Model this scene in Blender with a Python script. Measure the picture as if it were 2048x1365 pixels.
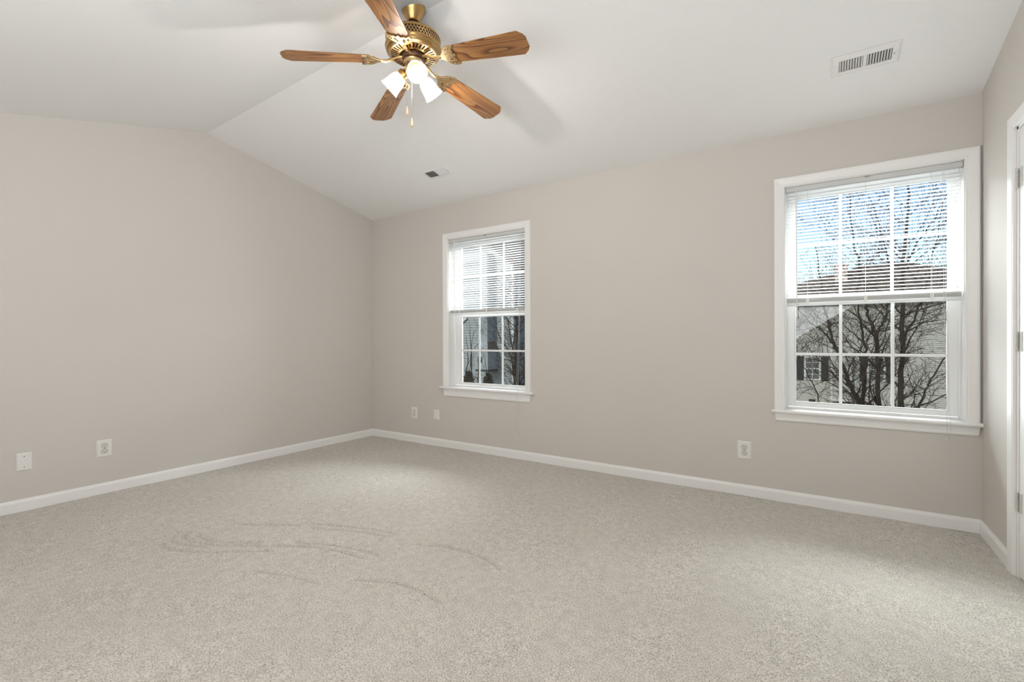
import bpy, bmesh, math, random
from mathutils import Vector, Matrix
import numpy as np

# ------------------------------------------------------------------ reset
for o in list(bpy.data.objects):
    bpy.data.objects.remove(o, do_unlink=True)
scene = bpy.context.scene
COL = scene.collection
PI = math.pi
R = math.radians

# ------------------------------------------------------------------ camera
CX, CY, CZ = 4.2639, -3.6088, 1.0858
YAW, PITCH, ROLL, FPX = R(-33.29), R(-0.213), R(-0.183), 944.5
fw = Vector((math.sin(YAW), math.cos(YAW), 0)); rt = Vector((math.cos(YAW), -math.sin(YAW), 0)); up = Vector((0, 0, 1))
fw2 = fw * math.cos(PITCH) + up * math.sin(PITCH)
up2 = up * math.cos(PITCH) - fw * math.sin(PITCH)
r3 = rt * math.cos(ROLL) + up2 * math.sin(ROLL)
u3 = up2 * math.cos(ROLL) - rt * math.sin(ROLL)
cam_d = bpy.data.cameras.new('camera')
cam = bpy.data.objects.new('camera', cam_d); COL.objects.link(cam)
cam_d.sensor_fit = 'HORIZONTAL'; cam_d.sensor_width = 36.0
cam_d.lens = FPX / 2048 * 36.0
cam_d.clip_start = 0.02; cam_d.clip_end = 500
M3 = Matrix((r3, u3, -fw2)).transposed()
cam.matrix_world = Matrix.Translation((CX, CY, CZ)) @ M3.to_4x4()
scene.camera = cam

# ------------------------------------------------------------------ view, world, large lights
vs = scene.view_settings
scene.display_settings.display_device = 'sRGB'
vs.view_transform = 'Standard'; vs.look = 'None'; vs.gamma = 1.0; vs.use_curve_mapping = False
vs.exposure = 0.13
scene.cycles.max_bounces = 10
scene.cycles.diffuse_bounces = 6
scene.cycles.glossy_bounces = 4
scene.cycles.transparent_max_bounces = 24
scene.cycles.transmission_bounces = 6
scene.cycles.caustics_reflective = False
scene.cycles.caustics_refractive = False
scene.cycles.sample_clamp_indirect = 6.0
scene.cycles.use_denoising = True

world = bpy.data.worlds.new('sky'); scene.world = world
world.use_nodes = True
wn = world.node_tree; wn.nodes.clear()
wo = wn.nodes.new('ShaderNodeOutputWorld'); wb = wn.nodes.new('ShaderNodeBackground')
ws = wn.nodes.new('ShaderNodeTexSky')
ws.sky_type = 'NISHITA'; ws.sun_disc = False
ws.sun_elevation = R(38); ws.sun_rotation = R(195); ws.altitude = 0; ws.air_density = 1.0; ws.dust_density = 1.6; ws.ozone_density = 1.0
SKY_STRENGTH = 0.17
wb.inputs['Strength'].default_value = SKY_STRENGTH
wn.links.new(ws.outputs[0], wb.inputs['Color']); wn.links.new(wb.outputs[0], wo.inputs['Surface'])


def light(name, kind, loc, energy, color=(1, 1, 1), aim=None, size=None, size_y=None, radius=None, parent=None):
    d = bpy.data.lights.new(name, kind); d.energy = energy; d.color = color
    if kind == 'AREA':
        d.shape = 'RECTANGLE'; d.size = size; d.size_y = size_y or size
    if radius is not None and kind == 'POINT':
        d.shadow_soft_size = radius
    o = bpy.data.objects.new(name, d); COL.objects.link(o)
    o.location = loc
    if aim is not None:
        o.rotation_euler = Vector(aim).to_track_quat('-Z', 'Y').to_euler()
    if parent is not None:
        o.parent = parent
    return o


sun = light('sun', 'SUN', (0, -20, 30), 2.9, (1, .96, .9), aim=(0.25, 1.0, -0.85)); sun.data.angle = R(2)
# daylight: open sky above the yard, falling steeply on the windows, and the broad low sky facing each opening
light('overhead_sky_right', 'AREA', (4.4, 3.2, 4.0), 820, (.96, .98, 1.0), aim=(0.05, -3.2, -2.9), size=3.2, size_y=2.4)
light('overhead_sky_left', 'AREA', (1.8, 3.2, 4.0), 560, (.96, .98, 1.0), aim=(-.1, -3.2, -2.9), size=3.2, size_y=2.4)
light('daylight_right_window', 'AREA', (4.495, .45, 1.15), 44, (.92, .965, 1.0), aim=(0, -1, -.14), size=1.0, size_y=1.2)
light('daylight_left_window', 'AREA', (1.59, .45, 1.15), 30, (.92, .965, 1.0), aim=(0, -1, -.12), size=1.0, size_y=1.2)
# added fill lamp behind the camera, aimed up at the ceiling; no window there
light('added_rear_fill', 'AREA', (3.2, -4.9, 1.3), 106, (.945, .97, 1.0), aim=(-.50, .42, 1.25), size=3.4, size_y=1.5)

# ------------------------------------------------------------------ materials
def lin(r, g, b):
    f = lambda c: c / 12.92 if c <= .04045 else ((c + .055) / 1.055) ** 2.4
    return (f(r / 255), f(g / 255), f(b / 255), 1)


def new_mat(name):
    m = bpy.data.materials.new(name); m.use_nodes = True
    nt = m.node_tree
    return m, nt, nt.nodes['Principled BSDF']


def node(nt, kind, **kw):
    n = nt.nodes.new(kind)
    for k, v in kw.items():
        setattr(n, k, v)
    return n


def simple(name, col, rough=.5, metal=0, bump=0, bscale=200, spec=.5, vary=0.0):
    m, nt, b = new_mat(name)
    b.inputs['Roughness'].default_value = rough; b.inputs['Metallic'].default_value = metal
    b.inputs['Specular IOR Level'].default_value = spec
    b.inputs['Base Color'].default_value = col
    tc = node(nt, 'ShaderNodeTexCoord')
    if vary:
        n = node(nt, 'ShaderNodeTexNoise'); n.inputs['Scale'].default_value = 3; n.inputs['Detail'].default_value = 4
        mx = node(nt, 'ShaderNodeMixRGB'); mx.blend_type = 'MULTIPLY'; mx.inputs[1].default_value = col
        cr = node(nt, 'ShaderNodeValToRGB'); cr.color_ramp.elements[0].color = (1 - vary, 1 - vary, 1 - vary, 1); cr.color_ramp.elements[1].color = (1, 1, 1, 1)
        mx.inputs[0].default_value = 1
        nt.links.new(tc.outputs['Object'], n.inputs['Vector']); nt.links.new(n.outputs[0], cr.inputs[0])
        nt.links.new(cr.outputs[0], mx.inputs[2]); nt.links.new(mx.outputs[0], b.inputs['Base Color'])
    if bump:
        n = node(nt, 'ShaderNodeTexNoise'); n.inputs['Scale'].default_value = bscale; n.inputs['Detail'].default_value = 3
        bp = node(nt, 'ShaderNodeBump'); bp.inputs['Strength'].default_value = bump; bp.inputs['Distance'].default_value = .002
        nt.links.new(tc.outputs['Object'], n.inputs['Vector']); nt.links.new(n.outputs[0], bp.inputs['Height'])
        nt.links.new(bp.outputs[0], b.inputs['Normal'])
    return m


M = {}
M['wall'] = simple('wall_paint', (.652, .616, .577, 1), .75, bump=.12, bscale=160, spec=.25, vary=.02)
M['ceiling'] = simple('ceiling_paint', (.87, .87, .865, 1), .9, bump=.75, bscale=130, spec=.1)
M['trim'] = simple('trim_paint', (.87, .866, .855, 1), .35, bump=.03, bscale=60)
M['door'] = simple('door_paint', (.84, .84, .83, 1), .4, bump=.03, bscale=60)
M['vinyl'] = simple('window_vinyl', (.86, .865, .865, 1), .3, bump=.01)
M['plastic'] = simple('white_plastic', (.80, .79, .765, 1), .35, bump=.01)
M['receptacle'] = simple('receptacle_plastic', (.70, .69, .66, 1), .4, bump=.01)
M['slot'] = simple('socket_dark', (.02, .018, .016, 1), .6, bump=.01)
M['vent'] = simple('vent_enamel', (.81, .805, .79, 1), .45, bump=.01)
M['duct'] = simple('duct_dark', (.025, .02, .017, 1), .8, bump=.01)
M['hinge'] = simple('painted_hinge', (.62, .61, .585, 1), .4, bump=.02)
M['steel'] = simple('screw_steel', (.35, .34, .32, 1), .35, metal=.8, bump=.01)
M['brass'] = simple('antique_brass', (.47, .30, .125, 1), .28, metal=1, bump=.03, bscale=40)
M['brass_light'] = simple('polished_brass', (.70, .52, .29, 1), .24, metal=1, bump=.03, bscale=40)
M['brass_dark'] = simple('dark_bronze', (.10, .055, .03, 1), .4, metal=.6, bump=.02)
M['fob'] = simple('pull_fob_wood', (.62, .46, .30, 1), .45, bump=.05)
M['chain'] = simple('chain_metal', (.45, .40, .32, 1), .35, metal=1, bump=.01)
M['cord'] = simple('blind_cord', (.66, .65, .62, 1), .7, bump=.02)
M['bark'] = simple('tree_bark', (.045, .036, .030, 1), .9, bump=.6, bscale=25, spec=.1)
M['twig'] = simple('twig_bark', (.05, .038, .032, 1), .9, bump=.2, bscale=40, spec=.1)
M['shrub'] = simple('shrub_brown', (.06, .055, .035, 1), .9, bump=.2, spec=.1)
M['roof'] = simple('roof_shingle', (.13, .112, .10, 1), .95, bump=.8, bscale=14, spec=.1, vary=.3)
M['shutter'] = simple('shutter_black', (.025, .027, .032, 1), .6, bump=.05)
M['house_glass'] = simple('house_window_glass', (.10, .12, .13, 1), .1, bump=.01)
M['ext_white'] = simple('exterior_white_trim', (.75, .76, .77, 1), .5, bump=.02)
M['siding_tan'] = simple('siding_tan', (.50, .50, .455, 1), .7, bump=.05, vary=.08)
M['siding_blue'] = simple('siding_blue_grey', (.38, .43, .455, 1), .7, bump=.05, vary=.08)
M['brick'] = simple('chimney_pink', (.50, .42, .40, 1), .9, bump=.3, bscale=20)
M['grass'] = simple('winter_grass', (.12, .11, .065, 1), 1, bump=.6, bscale=8, spec=.05, vary=.4)


def slat_material():
    m = bpy.data.materials.new('blind_vinyl'); m.use_nodes = True
    nt = m.node_tree; nt.nodes.clear()
    o = node(nt, 'ShaderNodeOutputMaterial'); d = node(nt, 'ShaderNodeBsdfDiffuse'); t = node(nt, 'ShaderNodeBsdfTranslucent')
    g = node(nt, 'ShaderNodeBsdfGlossy'); g.inputs['Roughness'].default_value = .35
    n = node(nt, 'ShaderNodeTexNoise'); n.inputs['Scale'].default_value = 6
    cr = node(nt, 'ShaderNodeValToRGB'); cr.color_ramp.elements[0].color = (.86, .86, .85, 1); cr.color_ramp.elements[1].color = (.9, .9, .89, 1)
    nt.links.new(n.outputs[0], cr.inputs[0]); nt.links.new(cr.outputs[0], d.inputs[0]); nt.links.new(cr.outputs[0], t.inputs[0])
    a = node(nt, 'ShaderNodeMixShader'); a.inputs[0].default_value = .38
    nt.links.new(d.outputs[0], a.inputs[1]); nt.links.new(t.outputs[0], a.inputs[2])
    b = node(nt, 'ShaderNodeMixShader'); b.inputs[0].default_value = .04
    nt.links.new(a.outputs[0], b.inputs[1]); nt.links.new(g.outputs[0], b.inputs[2])
    nt.links.new(b.outputs[0], o.inputs[0])
    return m


def glass_material():
    m = bpy.data.materials.new('window_glass'); m.use_nodes = True
    nt = m.node_tree; nt.nodes.clear()
    o = node(nt, 'ShaderNodeOutputMaterial'); t = node(nt, 'ShaderNodeBsdfTransparent'); g = node(nt, 'ShaderNodeBsdfGlossy')
    t.inputs[0].default_value = (.96, .98, .97, 1); g.inputs['Roughness'].default_value = .02
    f = node(nt, 'ShaderNodeFresnel'); f.inputs['IOR'].default_value = 1.35
    n = node(nt, 'ShaderNodeTexNoise'); n.inputs['Scale'].default_value = 2
    bp = node(nt, 'ShaderNodeBump'); bp.inputs['Strength'].default_value = .01
    nt.links.new(n.outputs[0], bp.inputs['Height']); nt.links.new(bp.outputs[0], g.inputs['Normal'])
    x = node(nt, 'ShaderNodeMixShader')
    nt.links.new(f.outputs[0], x.inputs[0]); nt.links.new(t.outputs[0], x.inputs[1]); nt.links.new(g.outputs[0], x.inputs[2])
    nt.links.new(x.outputs[0], o.inputs[0])
    return m


def screen_material():
    """fibreglass insect mesh: far finer than a pixel, it only dims what lies behind"""
    m = bpy.data.materials.new('insect_screen'); m.use_nodes = True
    nt = m.node_tree; nt.nodes.clear()
    o = node(nt, 'ShaderNodeOutputMaterial'); t = node(nt, 'ShaderNodeBsdfTransparent')
    t.inputs[0].default_value = (.74, .75, .75, 1)
    nt.links.new(t.outputs[0], o.inputs[0])
    return m


def shade_material():
    m = bpy.data.materials.new('frosted_shade'); m.use_nodes = True
    nt = m.node_tree; nt.nodes.clear()
    o = node(nt, 'ShaderNodeOutputMaterial'); d = node(nt, 'ShaderNodeBsdfDiffuse'); t = node(nt, 'ShaderNodeBsdfTranslucent'); p = node(nt, 'ShaderNodeBsdfTransparent')
    d.inputs[0].default_value = (.9, .89, .87, 1); t.inputs[0].default_value = (.92, .9, .86, 1)
    n = node(nt, 'ShaderNodeTexNoise'); n.inputs['Scale'].default_value = 30
    mr = node(nt, 'ShaderNodeMapRange'); mr.inputs['To Min'].default_value = .5; mr.inputs['To Max'].default_value = .6
    nt.links.new(n.outputs[0], mr.inputs[0])
    a = node(nt, 'ShaderNodeMixShader'); nt.links.new(mr.outputs[0], a.inputs[0])
    nt.links.new(d.outputs[0], a.inputs[1]); nt.links.new(t.outputs[0], a.inputs[2])
    b = node(nt, 'ShaderNodeMixShader'); b.inputs[0].default_value = .30
    nt.links.new(a.outputs[0], b.inputs[1]); nt.links.new(p.outputs[0], b.inputs[2])
    nt.links.new(b.outputs[0], o.inputs[0])
    return m


def bulb_material():
    m = bpy.data.materials.new('lit_bulb'); m.use_nodes = True
    nt = m.node_tree; nt.nodes.clear()
    o = node(nt, 'ShaderNodeOutputMaterial'); e = node(nt, 'ShaderNodeEmission')
    bb = node(nt, 'ShaderNodeBlackbody'); bb.inputs[0].default_value = 4300
    e.inputs['Strength'].default_value = 9
    nt.links.new(bb.outputs[0], e.inputs[0]); nt.links.new(e.outputs[0], o.inputs[0])
    return m


def wood_material():
    m, nt, b = new_mat('oak_blade')
    tc = node(nt, 'ShaderNodeTexCoord'); oi = node(nt, 'ShaderNodeObjectInfo')
    add = node(nt, 'ShaderNodeVectorMath', operation='ADD'); sc = node(nt, 'ShaderNodeVectorMath', operation='SCALE')
    sc.inputs['Scale'].default_value = 7.0
    nt.links.new(oi.outputs['Random'], sc.inputs[0])
    mp = node(nt, 'ShaderNodeMapping'); mp.inputs['Scale'].default_value = (2.0, 13, 13)
    nt.links.new(tc.outputs['Object'], add.inputs[0]); nt.links.new(sc.outputs[0], add.inputs[1])
    nt.links.new(add.outputs[0], mp.inputs['Vector'])
    n1 = node(nt, 'ShaderNodeTexNoise'); n1.inputs['Scale'].default_value = .55; n1.inputs['Detail'].default_value = 1.0; n1.inputs['Distortion'].default_value = .4
    nt.links.new(mp.outputs[0], n1.inputs['Vector'])
    mul = node(nt, 'ShaderNodeMath', operation='MULTIPLY'); mul.inputs[1].default_value = 20
    nt.links.new(n1.outputs[0], mul.inputs[0])
    fr = node(nt, 'ShaderNodeMath', operation='FRACT'); nt.links.new(mul.outputs[0], fr.inputs[0])
    cr = node(nt, 'ShaderNodeValToRGB')
    e = cr.color_ramp.elements
    e[0].position = 0; e[0].color = (.37, .175, .055, 1); e[1].position = 1; e[1].color = (.105, .034, .009, 1)
    x = e.new(.55); x.color = (.30, .132, .038, 1); x = e.new(.85); x.color = (.15, .052, .014, 1)
    nt.links.new(fr.outputs[0], cr.inputs[0])
    mp2 = node(nt, 'ShaderNodeMapping'); mp2.inputs['Scale'].default_value = (8, 260, 40)
    nt.links.new(add.outputs[0], mp2.inputs['Vector'])
    n2 = node(nt, 'ShaderNodeTexNoise'); n2.inputs['Scale'].default_value = 1.0; n2.inputs['Detail'].default_value = 3
    nt.links.new(mp2.outputs[0], n2.inputs['Vector'])
    mr = node(nt, 'ShaderNodeMapRange'); mr.inputs['From Min'].default_value = .3; mr.inputs['From Max'].default_value = .7
    mr.inputs['To Min'].default_value = .66; mr.inputs['To Max'].default_value = 1.15
    nt.links.new(n2.outputs[0], mr.inputs[0])
    mx = node(nt, 'ShaderNodeVectorMath', operation='MULTIPLY')
    nt.links.new(cr.outputs[0], mx.inputs[0]); nt.links.new(mr.outputs[0], mx.inputs[1])
    nt.links.new(mx.outputs[0], b.inputs['Base Color'])
    b.inputs['Roughness'].default_value = .38
    return m


def carpet_material():
    m, nt, b = new_mat('carpet')
    tc = node(nt, 'ShaderNodeTexCoord')
    mp = node(nt, 'ShaderNodeMapping'); mp.inputs['Rotation'].default_value = (0, 0, R(20)); mp.inputs['Scale'].default_value = (1, .8, 1)
    nt.links.new(tc.outputs['Object'], mp.inputs[0])
    fine = node(nt, 'ShaderNodeTexNoise'); fine.inputs['Scale'].default_value = 210; fine.inputs['Detail'].default_value = 3; fine.inputs['Roughness'].default_value = .65
    mid = node(nt, 'ShaderNodeTexNoise'); mid.inputs['Scale'].default_value = 26; mid.inputs['Detail'].default_value = 4
    big = node(nt, 'ShaderNodeTexNoise'); big.inputs['Scale'].default_value = 1.6; big.inputs['Detail'].default_value = 2
    for n in (fine, mid, big):
        nt.links.new(mp.outputs[0], n.inputs['Vector'])
    cr = node(nt, 'ShaderNodeValToRGB'); e = cr.color_ramp.elements
    e[0].position = .30; e[0].color = (.22, .190, .155, 1); e[1].position = .66; e[1].color = (.80, .755, .695, 1)
    x = e.new(.48); x.color = (.575, .53, .472, 1)
    nt.links.new(fine.outputs[0], cr.inputs[0])
    mr = node(nt, 'ShaderNodeMapRange'); mr.inputs['From Min'].default_value = .3; mr.inputs['From Max'].default_value = .7; mr.inputs['To Min'].default_value = .90; mr.inputs['To Max'].default_value = 1.08
    nt.links.new(mid.outputs[0], mr.inputs[0])
    mr2 = node(nt, 'ShaderNodeMapRange'); mr2.inputs['From Min'].default_value = .3; mr2.inputs['From Max'].default_value = .7; mr2.inputs['To Min'].default_value = .96; mr2.inputs['To Max'].default_value = 1.04
    nt.links.new(big.outputs[0], mr2.inputs[0])
    m1 = node(nt, 'ShaderNodeVectorMath', operation='MULTIPLY'); m2 = node(nt, 'ShaderNodeVectorMath', operation='MULTIPLY')
    nt.links.new(cr.outputs[0], m1.inputs[0]); nt.links.new(mr.outputs[0], m1.inputs[1])
    nt.links.new(m1.outputs[0], m2.inputs[0]); nt.links.new(mr2.outputs[0], m2.inputs[1])
    pa = node(nt, 'ShaderNodeAttribute'); pa.attribute_name = 'pile_parting_shade'
    mr3 = node(nt, 'ShaderNodeMapRange'); mr3.inputs['To Min'].default_value = 1.0; mr3.inputs['To Max'].default_value = .80  # groove shade put into the pile colour along the vacuum tracks
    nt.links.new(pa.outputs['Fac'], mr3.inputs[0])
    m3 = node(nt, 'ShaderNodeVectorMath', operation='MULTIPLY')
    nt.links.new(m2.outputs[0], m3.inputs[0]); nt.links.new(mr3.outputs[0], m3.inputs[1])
    nt.links.new(m3.outputs[0], b.inputs['Base Color'])
    b.inputs['Roughness'].default_value = 1; b.inputs['Specular IOR Level'].default_value = .05
    b.inputs['Sheen Weight'].default_value = .25; b.inputs['Sheen Roughness'].default_value = .6
    ad = node(nt, 'ShaderNodeMath', operation='ADD'); nt.links.new(fine.outputs[0], ad.inputs[0]); nt.links.new(mid.outputs[0], ad.inputs[1])
    bp = node(nt, 'ShaderNodeBump'); bp.inputs['Strength'].default_value = .7; bp.inputs['Distance'].default_value = .007
    nt.links.new(ad.outputs[0], bp.inputs['Height']); nt.links.new(bp.outputs[0], b.inputs['Normal'])
    return m


M['slat'] = slat_material(); M['glass'] = glass_material(); M['screen'] = screen_material()
M['shade'] = shade_material(); M['bulb'] = bulb_material(); M['wood'] = wood_material(); M['carpet'] = carpet_material()


# ------------------------------------------------------------------ mesh helpers
class MB:
    def __init__(self):
        self.v = []; self.f = []

    def add(self, verts, faces, mat=None):
        k = len(self.v)
        self.v += [tuple(mat @ Vector(p)) if mat is not None else tuple(p) for p in verts]
        self.f += [tuple(i + k for i in f) for f in faces]
        return self

    def box(self, x0, x1, y0, y1, z0, z1, mat=None):
        v = [(x0, y0, z0), (x1, y0, z0), (x1, y1, z0), (x0, y1, z0), (x0, y0, z1), (x1, y0, z1), (x1, y1, z1), (x0, y1, z1)]
        return self.add(v, [(0, 3, 2, 1), (4, 5, 6, 7), (0, 1, 5, 4), (1, 2, 6, 5), (2, 3, 7, 6), (3, 0, 4, 7)], mat)

    def prism(self, prof, a, b, f):
        """closed profile prof of 2D points, extruded between f(p, a) and f(p, b)"""
        n = len(prof)
        v = [f(p, a) for p in prof] + [f(p, b) for p in prof]
        fs = [(i, (i + 1) % n, n + (i + 1) % n, n + i) for i in range(n)]
        fs += [tuple(range(n))[::-1], tuple(range(n, 2 * n))]
        return self.add(v, fs)

    def lathe(self, prof, seg=32, mat=None, cap0=False, cap1=False):
        v = []; f = []
        for (r, z) in prof:
            for i in range(seg):
                a = 2 * PI * i / seg
                v.append((r * math.cos(a), r * math.sin(a), z))
        for k in range(len(prof) - 1):
            for i in range(seg):
                j = (i + 1) % seg
                f.append((k * seg + i, k * seg + j, (k + 1) * seg + j, (k + 1) * seg + i))
        if cap0: f.append(tuple(range(seg))[::-1])
        if cap1: f.append(tuple(range((len(prof) - 1) * seg, len(prof) * seg)))
        return self.add(v, f, mat)

    def tube(self, pts, rad, seg=6, cap=True):
        pts = [Vector(p) for p in pts]; n = len(pts)
        if not hasattr(rad, '__len__'): rad = [rad] * n
        v = []; f = []
        prev = None
        for i, p in enumerate(pts):
            t = (pts[min(i + 1, n - 1)] - pts[max(i - 1, 0)]).normalized()
            if prev is None:
                a = Vector((0, 0, 1)) if abs(t.z) < .9 else Vector((1, 0, 0))
                u = t.cross(a).normalized()
            else:
                u = (prev - t * prev.dot(t)).normalized()
            prev = u; w = t.cross(u)
            for k in range(seg):
                a = 2 * PI * k / seg
                v.append(p + (u * math.cos(a) + w * math.sin(a)) * rad[i])
        for i in range(n - 1):
            for k in range(seg):
                j = (k + 1) % seg
                f.append((i * seg + k, i * seg + j, (i + 1) * seg + j, (i + 1) * seg + k))
        if cap:
            f.append(tuple(range(seg))[::-1]); f.append(tuple(range((n - 1) * seg, n * seg)))
        return self.add(v, f)

    def build(self, name, mat, parent=None, smooth=False, bevel=0, kind=None, loc=None, rot=None, angle=None):
        me = bpy.data.meshes.new(name)
        me.from_pydata(self.v, [], self.f); me.update()
        if smooth:
            for p in me.polygons: p.use_smooth = True
            if angle is not None:
                me.set_sharp_from_angle(angle=R(angle))
        if mat is not None: me.materials.append(mat)
        o = bpy.data.objects.new(name, me); COL.objects.link(o)
        if bevel:
            m = o.modifiers.new('bevel', 'BEVEL'); m.width = bevel; m.segments = 2; m.limit_method = 'ANGLE'; m.angle_limit = R(40)
        if parent is not None: o.parent = parent
        if kind: o['kind'] = kind
        if loc is not None: o.location = loc
        if rot is not None: o.rotation_euler = rot
        return o


def tag(o, label, cat, group=None):
    o['label'] = label; o['category'] = cat
    if group: o['group'] = group
    return o


def thing(name, label, cat, loc=(0, 0, 0), group=None):
    o = bpy.data.objects.new(name, None); COL.objects.link(o); o.empty_display_size = .05
    o.location = loc
    return tag(o, label, cat, group)


def struct_empty(name, loc=(0, 0, 0)):
    o = bpy.data.objects.new(name, None); COL.objects.link(o); o.empty_display_size = .05
    o.location = loc; o['kind'] = 'structure'
    return o


# ------------------------------------------------------------------ room shell
W = 5.003; H = 2.44; YR = -5.1
KB = -0.2139              # ceiling slope towards the window wall (z rises as y falls)
RY0, RZ0 = -1.7145, 2.8067   # ridge at the left wall
RY1 = -1.83; RZ1 = H + KB * RY1  # ridge at the right wall
KF = 0.2557               # front slope
YE = -3.46                # front slope meets the flat part over the rear of the room

zl = RZ0 + KF * (YE - RY0); zr = zl
def cz(x, y):
    ry = RY0 + (RY1 - RY0) * x / W
    if y > ry: return H + KB * y
    rz = H + KB * ry
    return rz + (zl - rz) * min(1, (ry - y) / (ry - YE))

# floor: carpet with vacuum tracks pressed in the pile
def build_floor():
    step = .011
    xs = np.arange(-.02, W + .02 + step, step); ys = np.arange(YR, .02 + step, step)
    X, Y = np.meshgrid(xs, ys)
    rng = np.random.RandomState(4)
    Z = np.zeros_like(X)
    for _ in range(26):
        a = rng.uniform(0, 2 * PI); k = rng.uniform(3, 16); ph = rng.uniform(0, 6.28)
        Z += .00035 * np.sin(k * (X * math.cos(a) + Y * math.sin(a)) + ph)
    tracks = [
        [(1.32, -2.531), (1.38, -2.545), (1.455, -2.536), (1.55, -2.495), (1.66, -2.43), (1.761, -2.352), (1.9, -2.26)],
        [(1.27, -2.46), (1.345, -2.49), (1.44, -2.47), (1.56, -2.42)],
        [(1.27, -2.375), (1.29, -2.412), (1.36, -2.435), (1.445, -2.427), (1.57, -2.384), (1.72, -2.30), (1.872, -2.203), (1.994, -2.109)],
        [(1.34, -2.36), (1.40, -2.38), (1.47, -2.375), (1.58, -2.34), (1.75, -2.235)],
        [(1.90, -2.13), (2.05, -2.06), (2.213, -2.025), (2.32, -2.0), (2.40, -2.0)],
        [(1.93, -2.17), (2.08, -2.10), (2.22, -2.075), (2.36, -2.06)],
        [(1.386, -2.163), (1.47, -2.12), (1.551, -2.074), (1.713, -1.987)],
        [(1.75, -1.93), (1.91, -1.86), (2.104, -1.804), (2.28, -1.76)],
        [(1.80, -1.97), (1.95, -1.90), (2.12, -1.85), (2.26, -1.82)],
        [(2.45, -1.80), (2.62, -1.735), (2.762, -1.718), (2.9, -1.74), (2.995, -1.785)],
        [(2.50, -2.22), (2.66, -2.14), (2.8, -2.12), (2.95, -2.15)],
        [(2.05, -2.42), (2.2, -2.36), (2.38, -2.33)],
    ]
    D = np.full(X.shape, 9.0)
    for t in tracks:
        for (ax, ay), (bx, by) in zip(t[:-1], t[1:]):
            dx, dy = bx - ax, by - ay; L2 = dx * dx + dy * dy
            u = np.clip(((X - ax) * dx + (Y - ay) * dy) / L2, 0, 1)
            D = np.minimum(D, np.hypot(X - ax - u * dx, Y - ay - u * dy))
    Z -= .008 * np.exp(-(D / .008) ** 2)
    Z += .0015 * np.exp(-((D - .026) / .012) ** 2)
    ny, nx = X.shape
    v = np.c_[X.ravel(), Y.ravel(), Z.ravel()]
    i = np.arange((ny - 1) * (nx - 1)); r, c = i // (nx - 1), i % (nx - 1)
    q = np.c_[r * nx + c, r * nx + c + 1, (r + 1) * nx + c + 1, (r + 1) * nx + c]
    me = bpy.data.meshes.new('floor')
    me.vertices.add(len(v)); me.vertices.foreach_set('co', v.ravel())
    me.loops.add(q.size); me.loops.foreach_set('vertex_index', q.ravel().astype(np.int32))
    me.polygons.add(len(q)); me.polygons.foreach_set('loop_start', np.arange(0, q.size, 4, dtype=np.int32))
    me.polygons.foreach_set('loop_total', np.full(len(q), 4, dtype=np.int32))
    me.polygons.foreach_set('use_smooth', np.ones(len(q), dtype=bool))
    me.update(calc_edges=True); me.validate()
    at = me.attributes.new('pile_parting_shade', 'FLOAT', 'POINT'); at.data.foreach_set('value', np.exp(-(D / .008) ** 2).ravel().astype(np.float32))
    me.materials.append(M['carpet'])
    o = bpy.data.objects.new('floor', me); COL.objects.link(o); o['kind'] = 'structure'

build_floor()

# windows: opening x0..x1, z0..z1
WIN = {
    1: dict(x0=1.135, x1=2.040, gl=(1.2246, 1.985), gu=(1.1990, 1.985), mx=(1.4480, 1.7215), stack=(1.326, 1.377), cas=(1.073, 2.100),
            stool=(1.046, 2.130), apr=(1.075, 2.094, 1.081, 2.087), zb=.520, mlow=.976, mup=1.716),
    2: dict(x0=4.057, x1=4.933, gl=(4.111, 4.879), gu=(4.1105, 4.887), mx=(4.3640, 4.6260), stack=(1.298, 1.350), cas=(3.995, 4.996),
            stool=(3.984, 5.001), apr=(4.000, 4.994, 4.0065, 4.9875), zb=.539, mlow=.981, mup=1.705),
}
Z0, ZT = .604, 2.085

mb = MB()
T = .16
def wall_box(x0, x1, z0, z1): mb.box(x0, x1, 0, T, z0, z1)
wall_box(-T, WIN[1]['x0'], -.12, 2.7); wall_box(WIN[1]['x1'], WIN[2]['x0'], -.12, 2.7); wall_box(WIN[2]['x1'], W + T, -.12, 2.7)
for k in (1, 2):
    wall_box(WIN[k]['x0'], WIN[k]['x1'], -.12, Z0 - .012); wall_box(WIN[k]['x0'], WIN[k]['x1'], ZT, 2.7)
mb.build('wall_back', M['wall'], kind='structure')
MB().box(-T, 0, YR - T, 0, -.12, 3.1).build('wall_left', M['wall'], kind='structure')
mb = MB()
DY0, DY1, DZ = -.560, -1.372, 2.045       # door opening in the right wall
mb.box(W, W + T, DY0, 0, -.12, 3.1); mb.box(W, W + T, YR - T, DY1, -.12, 3.1); mb.box(W, W + T, DY1, DY0, DZ, 3.1)
mb.build('wall_right', M['wall'], kind='structure')
MB().box(0, W, YR - T, YR, -.12, 3.1).build('wall_rear', M['wall'], kind='structure')

# vaulted ceiling: two slopes meeting at a ridge, flat over the rear
xs = (-.05, W + .05)
def ridge(x):
    y = RY0 + (RY1 - RY0) * x / W
    return (x, y, H + KB * y)
low = []
for x in xs:
    low += [(x, .02, H - KB * -.02), ridge(x), (x, YE, zl), (x, YR - .05, zl)]
v = low + [(a, b, c + .12) for a, b, c in low]
f = []
for k in range(3):
    f.append((k, k + 1, 4 + k + 1, 4 + k)); f.append((8 + k, 12 + k, 12 + k + 1, 8 + k + 1))
    f.append((k, 8 + k, 8 + k + 1, k + 1)); f.append((4 + k, 4 + k + 1, 12 + k + 1, 12 + k))
f += [(0, 4, 12, 8), (3, 11, 15, 7)]
mb = MB(); mb.add(v, f); mb.build('ceiling', M['ceiling'], kind='structure')

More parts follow.
